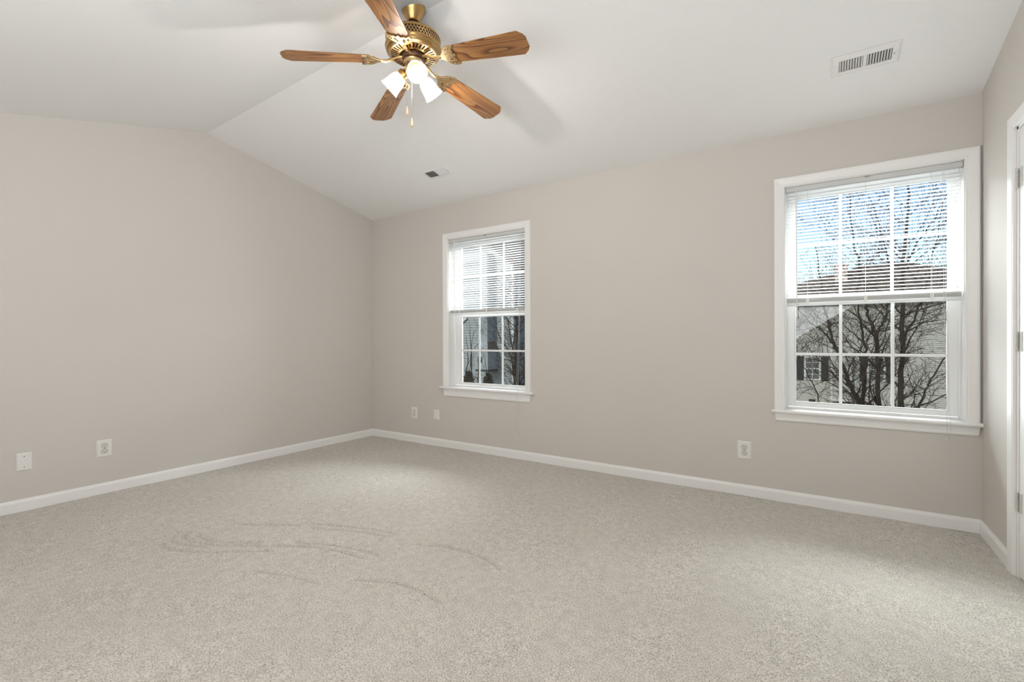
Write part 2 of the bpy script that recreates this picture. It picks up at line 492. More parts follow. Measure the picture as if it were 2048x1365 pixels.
# baseboards: profile (offset from wall, height)
BP = [(0, 0), (.0125, 0), (.0125, .056), (.0105, .064), (.0065, .070), (.0045, .0765), (0, .0765)]
mb = MB(); mb.prism(BP, 0, W, lambda p, t: (t, -p[0], p[1])); mb.build('baseboard_back', M['trim'], kind='structure')
mb = MB(); mb.prism(BP, -.0, YR, lambda p, t: (p[0], t, p[1])); mb.build('baseboard_left', M['trim'], kind='structure')
mb = MB(); mb.prism(BP, -.0, -.4870, lambda p, t: (W - p[0], t, p[1])); mb.prism(BP, -1.447, YR, lambda p, t: (W - p[0], t, p[1]))
mb.build('baseboard_right', M['trim'], kind='structure')
mb = MB(); mb.prism(BP, .0, W, lambda p, t: (t, YR + p[0], p[1])); mb.build('baseboard_rear', M['trim'], kind='structure')

# mitred casing: profile (distance out from the opening, thickness)
CP = [(0, 0), (0, .009), (.004, .0115), (.010, .0115), (.014, .0135), (.030, .0155), (.046, .018), (.055, .018), (.0595, .014), (.062, .006), (.062, 0)]
def casing(mb, a0, a1, zb, zt, place, k0=1.0, k1=1.0):
    """U-shaped trim: a0..a1 along the wall, zb..zt; place(a, t, z) -> world"""
    n = len(CP); v = []
    for (s, t) in CP:
        v += [place(a0 - s * k0, t, zb), place(a0 - s * k0, t, zt + s), place(a1 + s * k1, t, zt + s), place(a1 + s * k1, t, zb)]
    f = []
    for i in range(n - 1):
        for j in range(3):
            f.append((i * 4 + j, i * 4 + j + 1, (i + 1) * 4 + j + 1, (i + 1) * 4 + j))
    f.append(tuple(i * 4 for i in range(n))); f.append(tuple(i * 4 + 3 for i in range(n))[::-1])
    mb.add(v, f)


def make_window(k):
    w = WIN[k]; x0, x1 = w['x0'], w['x1']
    root = struct_empty('window_%d' % k, ((x0 + x1) / 2, 0, Z0))
    inv = Matrix.Translation((-(x0 + x1) / 2, 0, -Z0))
    def b(m, name, mat, parent=root, **kw):
        m.v = [tuple(inv @ Vector(p)) for p in m.v]
        o = m.build(name, mat, parent, **kw)
        return o
    m = MB(); casing(m, x0, x1, .615, ZT, lambda a, t, z: (a, -t * 1.4, z), (x0 - w['cas'][0]) / .062, (w['cas'][1] - x1) / .062)
    b(m, 'window_casing', M['trim'])
    # stool with rounded nose and horns
    m = MB()
    nose = [(.0, .593), (.0, .615), (-.036, .615), (-.042, .612), (-.045, .604), (-.042, .596), (-.036, .593)]
    m.prism(nose, w['stool'][0], w['stool'][1], lambda p, t: (t, p[0], p[1]))
    m.box(x0, x1, 0, .087, .593, .6145)
    b(m, 'window_stool', M['trim'])
    # apron under the stool, ends returned at a slant
    m = MB()
    t0, t1, b0, b1 = w['apr']; zb = w['zb']
    sec = [(0, .593), (.016, .593), (.015, .575), (.012, zb + .016), (.013, zb + .008), (.009, zb), (0, zb)]
    n = len(sec); v = []
    for (t, z) in sec:
        q = (.593 - z) / (.593 - zb); v.append((t0 + (b0 - t0) * q, -t, z))
    for (t, z) in sec:
        q = (.593 - z) / (.593 - zb); v.append((t1 + (b1 - t1) * q, -t, z))
    m.add(v, [(i, (i + 1) % n, n + (i + 1) % n, n + i) for i in range(n)] + [tuple(range(n))[::-1], tuple(range(n, 2 * n))])
    b(m, 'window_apron', M['trim'])
    # jamb lining + vinyl frame
    m = MB(); m.box(x0, x0 + .004, 0, .087, .615, ZT); m.box(x1 - .004, x1, 0, .087, .615, ZT); m.box(x0, x1, 0, .087, ZT - .004, ZT)
    b(m, 'window_jamb', M['trim'])
    e = .0135
    m = MB(); m.box(x0, x0 + e, .087, T, .605, ZT); m.box(x1 - e, x1, .087, T, .605, ZT); m.box(x0 + e, x1 - e, .087, T, ZT - .012, ZT)
    m.add([(x0 + e, .080, .605), (x1 - e, .080, .605), (x1 - e, .080, .627), (x0 + e, .080, .627), (x0 + e, T + .02, .58), (x1 - e, T + .02, .58), (x1 - e, T + .02, .612), (x0 + e, T + .02, .612)],
          [(0, 1, 2, 3), (4, 7, 6, 5), (3, 2, 6, 7), (0, 4, 5, 1), (0, 3, 7, 4), (1, 5, 6, 2)])
    b(m, 'vinyl_frame', M['vinyl'], bevel=.0015)
    # sashes
    def sash(name, gx, gz, ox, oz, yf, yb, mz, mxs):
        s = MB()
        g0, g1 = gx; z0, z1 = gz
        s.box(ox[0], g0, yf, yb, oz[0], oz[1]); s.box(g1, ox[1], yf, yb, oz[0], oz[1])
        s.box(g0, g1, yf, yb, oz[0], z0); s.box(g0, g1, yf, yb, z1, oz[1])
        # glazing bead, a small step in front of the glass
        q = .006
        yg = (yf + yb) / 2
        s.box(g0, g0 + q, yf + .005, yg, z0, z1); s.box(g1 - q, g1, yf + .005, yg, z0, z1)
        s.box(g0 + q, g1 - q, yf + .005, yg, z0, z0 + q); s.box(g0 + q, g1 - q, yf + .005, yg, z1 - q, z1)
        so = b(s, name, M['vinyl'], bevel=.0015)
        g = MB(); g.box(g0, g1, yg, yg + .003, z0, z1)
        b(g, 'glass_pane', M['glass'], so)
        mu = MB(); h = .0085
        cs = [g0] + list(mxs) + [g1]
        for x in mxs: mu.box(x - h, x + h, yg - .006, yg - .0005, z0, z1)
        for c0, c1 in zip(cs[:-1], cs[1:]):
            a0 = c0 + (h if c0 != g0 else 0); a1 = c1 - (h if c1 != g1 else 0)
            mu.box(a0, a1, yg - .006, yg - .0005, mz - h, mz + h)
        b(mu, 'muntin_grid', M['vinyl'], so)
        return so
    sash('lower_sash', w['gl'], (.657 if k == 2 else .649, 1.312), (x0 + e, x1 - e), (.628, 1.345), .088, .118, w['mlow'], w['mx'])
    mxu = [a - .011 + .006 * i for i, a in enumerate(w['mx'])] if k == 1 else w['mx']
    sash('upper_sash', w['gu'], (1.372, 2.024), (x0 + e, x1 - e), (1.315, ZT - .012), .122, .150, w['mup'], mxu)
    s = MB(); f0 = .018
    xa, xb = x0 + e, x1 - e
    s.box(xa, xa + f0, .156, .166, .615, 1.33); s.box(xb - f0, xb, .156, .166, .615, 1.33); s.box(xa + f0, xb - f0, .156, .166, .615, .632); s.box(xa + f0, xb - f0, .156, .166, 1.312, 1.33)
    so = b(s, 'screen_frame', M['vinyl'])
    g = MB(); g.box(xa + f0, xb - f0, .160, .1612, .632, 1.312)
    b(g, 'insect_screen', M['screen'], so)
    return root

make_window(1); make_window(2)


def make_blind(k, label, slope, wand_x, wand_z, cords, ladders):
    w = WIN[k]; x0, x1 = w['x0'] + .006, w['x1'] - .006
    root = thing('window_blind', label, 'window blind', ((x0 + x1) / 2, .02, ZT - .004), 'mini blinds in the window openings')
    inv = Matrix.Translation((-(x0 + x1) / 2, -.02, -(ZT - .004)))
    def b(m, name, mat, parent=root, **kw):
        m.v = [tuple(inv @ Vector(p)) for p in m.v]
        return m.build(name, mat, parent, **kw)
    hz0, hz1 = 2.051, 2.0785
    m = MB(); m.prism([(.004, hz0), (.004, hz1), (.006, hz1), (.006, hz0 + .003), (.034, hz0 + .003), (.034, hz1), (.036, hz1), (.036, hz0)], x0, x1, lambda p, t: (t, p[0], p[1]))
    b(m, 'headrail', M['slat'])
    for xx in (x0 - .001, x1 - .0015):
        m = MB(); m.box(xx, xx + .0025, .003, .037, hz0 - .001, hz1 + .001); b(m, 'mounting_bracket', M['steel'])
    m = MB(); m.box((x0 + x1) / 2 - .012, (x0 + x1) / 2 + .012, .001, .004, hz1 - .006, hz1 + .0015)
    b(m, 'mounting_bracket', M['steel'])
    sx0, sx1 = w['x0'] + .011, w['x1'] - .011
    z = w['stack'][1] + .012; zs = []
    while z < hz0 - .008:
        zs.append(z); z += .0213
    m = MB()
    yc = .021; hw = .0125
    for z in zs:
        sec = []
        for i in range(7):
            q = -1 + 2 * i / 6
            sec.append((yc + q * hw, z + slope * q * hw + .0019 * (1 - q * q)))
        v = []
        for x in (sx0, sx1): v += [(x, y, zz) for y, zz in sec]
        m.add(v, [(i, i + 1, 8 + i, 7 + i) for i in range(6)])
    b(m, 'slats', M['slat'], smooth=True)
    # slats gathered on the bottom rail
    m = MB(); s0, s1 = w['stack']
    n = 8
    for i in range(n):
        z = s0 + .021 + (s1 - s0 - .021) * i / n
        j = .0006 * math.sin(i * 2.3)
        m.box(sx0, sx1, yc - hw + j, yc + hw + j, z, z + .0026)
    b(m, 'gathered_slats', M['slat'])
    m = MB(); m.prism([(yc - .0115, s0 + .002), (yc - .0125, s0 + .010), (yc - .0115, s0 + .018), (yc + .0115, s0 + .018), (yc + .0125, s0 + .01), (yc + .0115, s0 + .002), (yc + .006, s0), (yc - .006, s0)], sx0 - .001, sx1 + .001, lambda p, t: (t, p[0], p[1]))
    b(m, 'bottom_rail', M['slat'])
    m = MB()
    for x in ladders:
        for y in (yc - hw - .001, yc + hw + .001):
            m.tube([(x, y, hz0), (x, y, s0 + .01)], .0007, 4)
    b(m, 'ladder_cords', M['cord'])
    for x in ladders:
        m = MB(); m.box(x - .009, x + .009, yc - hw - .0032, yc - hw - .0012, s0 + .012, s1 - .002)
        b(m, 'ladder_clip', M['plastic'])
    m = MB(); m.tube([(wand_x, -.003, hz0 + .004), (wand_x, -.004, hz0 - .03), (wand_x + .003, -.004, wand_z)], .0038, 6)
    b(m, 'tilt_wand', M['plastic'])
    for pts, zt in cords:
        m = MB(); m.tube(pts, .0010, 5)
        c = b(m, 'lift_cord', M['cord'])
        p = Vector(pts[-1])
        m = MB(); m.lathe([(.0015, .001), (.003, -.004), (.0055, -.024), (.005, -.030), (.001, -.031)], 10, Matrix.Translation(p))
        b(m, 'tassel', M['hinge'], c, smooth=True)
    return root

make_blind(1, 'white mini blind half raised in the narrower window, grey house wall showing between its slats', -.22, 1.2165, 1.00,
           [([(1.985, .0, 2.05), (1.985, -.012, 1.4), (1.972, -.050, .63), (1.970, -.052, .31)], .3),
            ([(1.992, .0, 2.05), (1.992, -.012, 1.4), (1.988, -.050, .63), (1.990, -.052, .26)], .25)], (1.273, 1.60, 1.948))
make_blind(2, 'white mini blind half raised in the window beside the door, blue sky showing between slats', -.13, 4.123, 1.225,
           [([(4.840, .0, 2.05), (4.842, -.014, 1.4), (4.850, -.050, .66), (4.850, -.052, .535)], .5),
            ([(4.846, .0, 2.05), (4.85, -.014, 1.4), (4.862, -.050, .66), (4.869, -.052, .525)], .5)], (4.185, 4.488, 4.795))


# ------------------------------------------------------------------ door in the right wall
def make_door():
    root = struct_empty('door_1', (W, (DY0 + DY1) / 2, 0))
    inv = Matrix.Translation((-W, -(DY0 + DY1) / 2, 0))
    def b(m, name, mat, parent=root, **kw):
        m.v = [tuple(inv @ Vector(p)) for p in m.v]
        return m.build(name, mat, parent, **kw)
    m = MB(); casing(m, DY1 + .006, DY0 - .006 + .012, 0, DZ - .006, lambda a, t, z: (W - t, a, z))
    b(m, 'door_casing', M['trim'])
    m = MB(); m.box(W, W + T, DY0 - .018, DY0, 0, DZ); m.box(W, W + T, DY1, DY1 + .018, 0, DZ); m.box(W, W + T, DY1, DY0, DZ - .018, DZ)
    m.box(W + .05, W + .075, DY0 - .03, DY0 - .018, 0, DZ - .018)
    b(m, 'door_jamb', M['trim'])
    a1, a0 = DY0 - .021, DY1 + .021
    # six-panel slab: face at x = W + .004
    xf = W + .004
    m = MB(); m.box(xf + .008, xf + .035, a0, a1, .012, DZ - .022)
    wd = a1 - a0; st = .11
    ys = [a0, a0 + st, a0 + wd / 2 - .05, a0 + wd / 2 + .05, a1 - st, a1]
    zs = [.012, .22, .82, .98, 1.58, 1.68, DZ - .022 - .11, DZ - .022]
    for i in range(5):
        for j in range(7):
            pan = i in (1, 3) and j in (1, 3, 5)
            if not pan: m.box(xf, xf + .008, ys[i], ys[i + 1], zs[j], zs[j + 1])
            else:
                q = .03
                y0, y1, z0, z1 = ys[i], ys[i + 1], zs[j], zs[j + 1]
                v = [(xf + .007, y0 + .008, z0 + .008), (xf + .007, y1 - .008, z0 + .008), (xf + .007, y1 - .008, z1 - .008), (xf + .007, y0 + .008, z1 - .008),
                     (xf + .002, y0 + q, z0 + q), (xf + .002, y1 - q, z0 + q), (xf + .002, y1 - q, z1 - q), (xf + .002, y0 + q, z1 - q)]
                m.add(v, [(0, 4, 5, 1), (1, 5, 6, 2), (2, 6, 7, 3), (3, 7, 4, 0), (4, 7, 6, 5)])
    b(m, 'door_panel', M['door'])
    for z in (1.803, 1.068, .345):
        m = MB(); h = .0445
        yk = DY0 - .0195
        m.box(W - .003, W - .0005, yk + .006, yk + .034, z - h, z + h)       # leaf on the jamb side
        m.box(xf - .003, xf, yk - .036, yk - .005, z - h, z + h)            # leaf on the slab
        for i in range(5):
            c = z - h + (i + .5) * 2 * h / 5
            m.lathe([(.0062, -.0082), (.0062, .0082)], 12, Matrix.Translation((W - .005, yk, c)), True, True)
        m.lathe([(.0045, -h), (.0045, h)], 8, Matrix.Translation((W - .005, yk, z)), True, True)
        b(m, 'hinge', M['hinge'], bevel=.0006)
    m = MB()
    mt = Matrix.Translation((xf, a0 + .065, .94)) @ Matrix.Rotation(-PI / 2, 4, 'Y')
    m.lathe([(.0, 0), (.032, 0), (.032, .004), (.012, .008), (.010, .03), (.026, .042), (.028, .055), (.018, .066), (0, .068)], 20, mt)
    b(m, 'door_knob', M['brass'], smooth=True)

make_door()


# ------------------------------------------------------------------ wall plates
def plate_frame(wall, a, z):
    """matrix taking local (along wall, up, out of wall) to the world"""
    if wall == 'back': return Matrix(((1, 0, 0, a), (0, 0, -1, 0), (0, 1, 0, z), (0, 0, 0, 1)))
    return Matrix(((0, 0, 1, 0), (-1, 0, 0, a), (0, 1, 0, z), (0, 0, 0, 1)))   # left wall: along = -y

def bevel_plate(m, w, h, t=.006, c=.006):
    v = [(-w, -h, 0), (w, -h, 0), (w, h, 0), (-w, h, 0), (-w, -h, .002), (w, -h, .002), (w, h, .002), (-w, h, .002),
         (-w + c, -h + c, t), (w - c, -h + c, t), (w - c, h - c, t), (-w + c, h - c, t)]
    m.add(v, [(0, 3, 2, 1), (0, 1, 5, 4), (1, 2, 6, 5), (2, 3, 7, 6), (3, 0, 4, 7), (4, 5, 9, 8), (5, 6, 10, 9), (6, 7, 11, 10), (7, 4, 8, 11), (8, 9, 10, 11)])

def make_plate(kind, wall, a, z, w, h, label):
    name = 'duplex_outlet' if kind == 'outlet' else 'blank_wall_plate'
    root = thing(name, label, 'electrical outlet' if kind == 'outlet' else 'wall plate', (0, 0, 0), 'duplex outlets low on the walls' if kind == 'outlet' else 'blank cover plates low on the walls')
    mt = plate_frame(wall, a, z)
    root.matrix_world = mt
    m = MB(); bevel_plate(m, w / 2, h / 2); m.build('cover_plate', M['plastic'], root)
    def screw(y):
        s = MB(); s.lathe([(.0036, .0055), (.0036, .0066), (.002, .0071), (0, .0071)], 12, Matrix.Translation((0, y, 0))); s.build('screw', M['steel'], root, smooth=True)
    if kind == 'outlet':
        for dy in (.0195, -.0195):
            r = MB()
            # round face clipped flat top and bottom, standing in a shallow dark ring
            pts = []
            for i in range(32):
                t = 2 * PI * i / 32
                pts.append((.0168 * math.cos(t), max(-.0140, min(.0140, .0168 * math.sin(t)))))
            r.prism(pts, .004, .0068, lambda p, q: (p[0], p[1] + dy, q))
            ro = r.build('receptacle', M['receptacle'], root)
            g = MB()
            ring = [(p[0] * 1.09, p[1] * 1.11) for p in pts]
            g.prism(ring, .0050, .0062, lambda p, q: (p[0], p[1] + dy, q))
            g.build('receptacle_gap', M['slot'], ro)
            s = MB()
            s.box(-.0075, -.0052, dy - .000, dy + .0085, .0066, .0070); s.box(.0052, .0075, dy + .001, dy + .0080, .0066, .0070)
            s.lathe([(.0028, .0066), (.0028, .0070), (0, .0070)], 10, Matrix.Translation((0, dy - .0075, 0)))
            s.build('socket_holes', M['slot'], ro)
        screw(0)
    else:
        screw(h / 2 - .022); screw(-h / 2 + .022)
    return root

make_plate('blank', 'left', -2.801, .3125, .071, .112, 'blank white cover plate low on the left wall, farther from the corner than the outlet')
make_plate('outlet', 'left', -2.3975, .3200, .086, .121, 'white duplex outlet low on the left wall, beside a blank cover plate')
make_plate('outlet', 'back', .6555, .310, .082, .122, 'white duplex outlet low on the window wall, nearest the far corner')
make_plate('blank', 'back', .9700, .3155, .074, .106, 'blank white cover plate just below the narrower window, right of an outlet')
make_plate('outlet', 'back', 3.8140, .3140, .088, .124, 'white duplex outlet low on the wall beside and below the window near the door')


# ------------------------------------------------------------------ ceiling registers
def make_vent(x0, x1, y0, y1, label):
    ang = math.atan(KB)          # slope of the ceiling in y
    cx, cy = (x0 + x1) / 2, (y0 + y1) / 2
    root = thing('ceiling_vent', label, 'air vent', (0, 0, 0), 'air vents in the sloped ceiling')
    root.matrix_world = Matrix.Translation((cx, cy, H + KB * cy)) @ Matrix.Rotation(ang, 4, 'X')
    w, h = (x1 - x0) / 2, (y1 - y0) / 2 / math.cos(ang)
    ow, oh = .112, .043
    t = -.0085
    # pressed face plate: rolled border round the louvre field (local -z points into the room)
    m = MB()
    def quad(xa, xb, ya, yb): m.box(xa, xb, ya, yb, t, t + .0018)
    c = .012
    quad(-w + c, -ow, -h + c, h - c); quad(ow, w - c, -h + c, h - c); quad(-ow, ow, -h + c, -oh); quad(-ow, ow, oh, h - c); quad(-.0075, .0075, -oh, oh)
    v = []
    for (a, bb, z) in ((w, h, -.0005), (w, h, -.0025), (w - c, h - c, t), (w - c, h - c, t + .0018)):
        v += [(-a, -bb, z), (a, -bb, z), (a, bb, z), (-a, bb, z)]
    f = []
    for k in range(3):
        for i in range(4):
            j = (i + 1) % 4; f.append((k * 4 + i, k * 4 + j, k * 4 + 4 + j, k * 4 + 4 + i))
    m.add(v, f)
    m.build('face_plate', M['vent'], root)
    m = MB()
    n = 9; pw = (ow - .0075) / n
    for sgn in (-1, 1):
        for i in range(n):
            xc = sgn * (.0075 + pw * (i + .5))
            mt = Matrix.Translation((xc, 0, t + .0035)) @ Matrix.Rotation(R(-38) * sgn, 4, 'Y')
            m.box(-.0048, .0048, -oh, oh, -.0005, .0005, mt)
    m.build('louvres', M['vent'], root)
    m = MB(); m.box(-ow - .002, ow + .002, -oh - .002, oh + .002, -.0008, -.0002)
    m.build('duct_opening', M['duct'], root)
    m = MB(); m.box(ow + .008, ow + .0105, -.006, .008, t - .0006, t + .001)
    m.build('damper_slot', M['duct'], root)
    for sx in (-1, 1):
        m = MB(); m.lathe([(0, -.0022), (.0035, -.0015), (.004, 0)], 10, Matrix.Translation((sx * (ow + .016), -.012, t)))
        m.build('screw', M['vent'], root, smooth=True)

make_vent(4.3042, 4.6000, -.589, -.438, 'white ceiling register with two rows of dark slots above the window beside the door')
make_vent(1.3080, 1.5960, -.576, -.440, 'white ceiling register with one half dark, above the narrower window near the far corner')


# ------------------------------------------------------------------ ceiling fan
FX, FY = 2.4885, -1.8300
def make_fan():
    root = thing('ceiling_fan', 'brass ceiling fan with five oak blades and three lit frosted glass shades', 'ceiling fan', (FX, FY, 2.80))
    ZR = 2.80
    def b(m, name, mat, parent=root, **kw):
        return m.build(name, mat, parent, **kw)
    L = lambda prof: [(r, z - ZR) for r, z in prof]
    m = MB(); m.lathe(L([(.050, 2.816), (.062, 2.814), (.0635, 2.806), (.0635, 2.797), (.060, 2.792), (.050, 2.772), (.040, 2.752), (.0335, 2.744), (.031, 2.738), (.027, 2.736), (.021, 2.739)]), 40)
    b(m, 'canopy', M['brass'], smooth=True, angle=50)
    m = MB(); m.lathe(L([(.0, 2.748), (.015, 2.747), (.021, 2.741), (.0225, 2.732), (.020, 2.722), (.014, 2.716), (.014, 2.670)]), 24)
    b(m, 'hanger_ball', M['brass_dark'], smooth=True)
    m = MB(); m.lathe(L([(.013, 2.690), (.030, 2.687), (.050, 2.682), (.085, 2.672), (.115, 2.662), (.132, 2.655), (.1395, 2.650), (.1415, 2.645), (.1415, 2.640), (.138, 2.6385)]), 48)
    m.lathe(L([(.138, 2.6035), (.1425, 2.602), (.1440, 2.597), (.1425, 2.592), (.139, 2.589), (.1390, 2.582), (.136, 2.574), (.130, 2.568), (.124, 2.566)]), 48)
    b(m, 'motor_housing', M['brass'], smooth=True, angle=50)
    # pierced band: crossing bars over a dark drum
    m = MB(); m.lathe(L([(.134, 2.642), (.134, 2.600)]), 48)
    b(m, 'band_backing', M['brass_dark'], smooth=True)
    m = MB(); N = 54
    for sgn in (-1, 1):
        for i in range(N):
            a0 = 2 * PI * i / N; pts = []
            for k in range(5):
                q = k / 4; a = a0 + sgn * 2 * PI / N * 1.5 * (q - .5)
                pts.append((.1385 * math.cos(a), .1385 * math.sin(a), 2.6025 + .037 * q - ZR))
            m.tube(pts, .0013, 4, cap=False)
    for zz in (2.6125, 2.6295):
        m.lathe(L([(.1375, zz - .0012), (.1395, zz), (.1375, zz + .0012)]), 48)
    b(m, 'pierced_band', M['brass_light'])
    # bottom plate with radial slots
    m = MB()
    m.lathe(L([(.127, 2.5675), (.120, 2.562), (.114, 2.561)]), 48); m.lathe(L([(.082, 2.557), (.072, 2.555), (.066, 2.558), (.064, 2.567)]), 48)
    N = 36
    for i in range(N):
        a = 2 * PI * i / N
        mt = Matrix.Rotation(a, 4, 'Z')
        d = 2 * PI / N * .28
        v = [(.081 * math.cos(-d), .081 * math.sin(-d), 2.557 - ZR), (.115 * math.cos(-d), .115 * math.sin(-d), 2.561 - ZR), (.115 * math.cos(d), .115 * math.sin(d), 2.561 - ZR), (.081 * math.cos(d), .081 * math.sin(d), 2.557 - ZR)]
        v += [(x, y, z + .004) for x, y, z in v]
        m.add(v, [(0, 1, 2, 3), (4, 7, 6, 5), (0, 4, 5, 1), (2, 6, 7, 3)], mt)
    b(m, 'slotted_plate', M['brass_light'])
    m = MB(); m.lathe(L([(.122, 2.573), (.060, 2.571)]), 40); b(m, 'motor_core', M['brass_dark'])
    m = MB(); m.lathe(L([(.0, 2.566), (.058, 2.566), (.060, 2.560), (.060, 2.545), (.056, 2.539), (.0, 2.539)]), 40); b(m, 'flywheel', M['brass_dark'], smooth=True, angle=40)
    m = MB(); m.lathe(L([(.040, 2.541), (.049, 2.538), (.050, 2.530), (.048, 2.527), (.048, 2.496), (.051, 2.492), (.051, 2.484), (.045, 2.478), (.043, 2.466), (.034, 2.456), (.020, 2.450), (.011, 2.446), (.008, 2.438), (.005, 2.430), (.0, 2.428)]), 36)
    b(m, 'switch_housing', M['brass_light'], smooth=True, angle=40)

    # blades and their brackets
    pitch = R(-12)
    ZB = 2.538; droop = R(5.2)
    def blade_mesh():
        out = []
        x0, x1 = .212, .637
        w0, w1 = .052, .069
        # outline with clipped, rounded corners
        c = .035
        base = [(x0 + .012, -w0 - .0), (x1 - c, -w1), (x1 - .010, -w1 + c * .62), (x1, -w1 + c * 1.15), (x1, w1 - c * 1.15), (x1 - .010, w1 - c * .62), (x1 - c, w1), (x0 + .012, w0), (x0, w0 - .016), (x0, -w0 + .016)]
        m = MB(); m.prism(base, -.003, .003, lambda p, t: (p[0], p[1], t))
        return m
    bm_blade = blade_mesh()
    # bracket plate as a filled outline with holes
    def bracket_plate():
        cu = bpy.data.curves.new('bracket_outline', 'CURVE'); cu.dimensions = '2D'; cu.fill_mode = 'BOTH'; cu.extrude = .0025; cu.bevel_depth = .0012; cu.resolution_u = 6
        def spl(pts):
            s = cu.splines.new('BEZIER'); s.bezier_points.add(len(pts) - 1); s.use_cyclic_u = True
            for p, q in zip(s.bezier_points, pts):
                p.co = (q[0], q[1], 0); p.handle_left_type = p.handle_right_type = 'AUTO'
        half = [(.150, .010), (.170, .012), (.186, .026), (.200, .044), (.222, .057), (.246, .060), (.258, .055), (.250, .046), (.243, .036), (.246, .024), (.240, .012)]
        tip = [(.252, 0)]
        spl(half + tip + [(x, -y) for x, y in reversed(half)])
        for s in (1, -1):
            spl([(.196, .014 * s), (.208, .024 * s), (.226, .030 * s), (.233, .022 * s), (.220, .014 * s), (.206, .009 * s)])
            spl([(.214, .040 * s), (.228, .050 * s), (.240, .050 * s), (.236, .041 * s), (.226, .037 * s)])
        o = bpy.data.objects.new('tmp', cu); COL.objects.link(o)
        bpy.context.view_layer.update()
        me = bpy.data.meshes.new_from_object(o.evaluated_get(bpy.context.evaluated_depsgraph_get()))
        vs_ = [tuple(v.co) for v in me.vertices]; fs_ = [tuple(p.vertices) for p in me.polygons]
        bpy.data.objects.remove(o, do_unlink=True)
        return vs_, fs_
    pv, pf = bracket_plate()
    rx = Matrix.Rotation(pitch, 4, 'X')
    blade_me = bracket_me = None
    for i in range(5):
        th = R(-133.4 + 72 * i)
        if blade_me is None:
            bo = b(bm_blade, 'blade', M['wood'], bevel=.0012); blade_me = bo.data
            mk = MB()
            mk.add(pv, pf, Matrix.Translation((0, 0, 0)) @ rx @ Matrix.Translation((0, 0, -.0068)))
            dz = .016
            mk.tube([(.036, 0, dz), (.066, 0, dz), (.092, .0, dz - .006), (.116, 0, dz - .018), (.140, 0, -.0095), (.165, 0, -.0075)], [.010, .009, .008, .008, .0085, .0085], 8)
            for (x, y) in ((.232, .0), (.226, .046), (.226, -.046)):
                mk.lathe([(.004, -.011), (.003, -.0125), (0, -.0128)], 8, rx @ Matrix.Translation((x, y, 0)))
            ko = b(mk, 'blade_bracket', M['brass_light'], smooth=True, angle=40); bracket_me = ko.data
        else:
            bo = bo.copy(); COL.objects.link(bo)
            ko = ko.copy(); COL.objects.link(ko)
        bo.matrix_parent_inverse = Matrix(); ko.matrix_parent_inverse = Matrix()
        bo.location = (0, 0, ZB - ZR); bo.rotation_mode = 'XYZ'
        bo.rotation_euler = (Matrix.Rotation(th, 4, 'Z') @ Matrix.Rotation(droop, 4, 'Y') @ rx).to_euler()
        ko.location = (0, 0, ZB - ZR); ko.rotation_euler = (Matrix.Rotation(th, 4, 'Z') @ Matrix.Rotation(droop, 4, 'Y')).to_euler()

    # three bell shades on angled sockets
    for az in (-38, 82, 202):
        a = R(az); dn = R(41)
        d = Vector((math.cos(a) * math.cos(dn), math.sin(a) * math.cos(dn), -math.sin(dn)))
        base = Vector((math.cos(a) * .036, math.sin(a) * .036, 2.492 - ZR))
        q = d.to_track_quat('Z', 'Y').to_matrix().to_4x4()
        mt = Matrix.Translation(base) @ q
        m = MB(); m.lathe([(.0, .0), (.013, .0), (.014, .012), (.024, .016), (.0285, .022), (.0285, .040), (.026, .042), (.0, .043)], 24, mt)
        so = b(m, 'light_socket', M['brass'], smooth=True, angle=40)
        m = MB()
        m.lathe([(.0235, .036), (.0255, .040), (.032, .048), (.0375, .060), (.0410, .078), (.0430, .100), (.0455, .120), (.0495, .133), (.0510, .136), (.0496, .1355), (.0440, .120), (.0415, .100), (.0395, .078), (.0360, .061), (.0305, .050), (.023, .041)], 36, mt)
        sh = b(m, 'glass_shade', M['shade'], so, smooth=True)
        m = MB()
        m.lathe([(.010, .040), (.012, .050), (.018, .062), (.0215, .074), (.0215, .084), (.017, .096), (.008, .102), (0, .103)], 20, mt)
        b(m, 'light_bulb', M['bulb'], so, smooth=True)
        light('fan_bulb_light', 'POINT', base + d * .112, 12.5, (1, .95, .89), radius=.02, parent=root)

    # pull chains with wooden fobs
    for off, fwd, z0, z1 in ((-.0245, .046, 2.515, 2.274), (.002, .053, 2.485, 2.210)):
        p = rt * off - fw * fwd
        m = MB(); m.tube([(p.x * .9, p.y * .9, z0 - ZR), (p.x, p.y, z0 - ZR - .004), (p.x, p.y, z1 - ZR)], .0008, 5)
        for k in range(int((z0 - z1) / .006)):
            m.lathe([(0, .0014), (.0013, 0), (0, -.0014)], 5, Matrix.Translation((p.x, p.y, z1 - ZR + .003 + k * .006)))
        c = b(m, 'pull_chain', M['chain'])
        m = MB(); m.lathe([(.0012, .003), (.003, .0), (.0045, -.010), (.0072, -.026), (.0078, -.034), (.006, -.041), (.002, -.0435), (0, -.044)], 14, Matrix.Translation((p.x, p.y, z1 - ZR)))
        b(m, 'pull_fob', M['fob'], c, smooth=True)
    return root

make_fan()


# ------------------------------------------------------------------ outdoors
GZ = -4.6
MB().box(-70, 70, T + .3, 120, GZ - .2, GZ).build('ground', M['grass'], kind='structure')


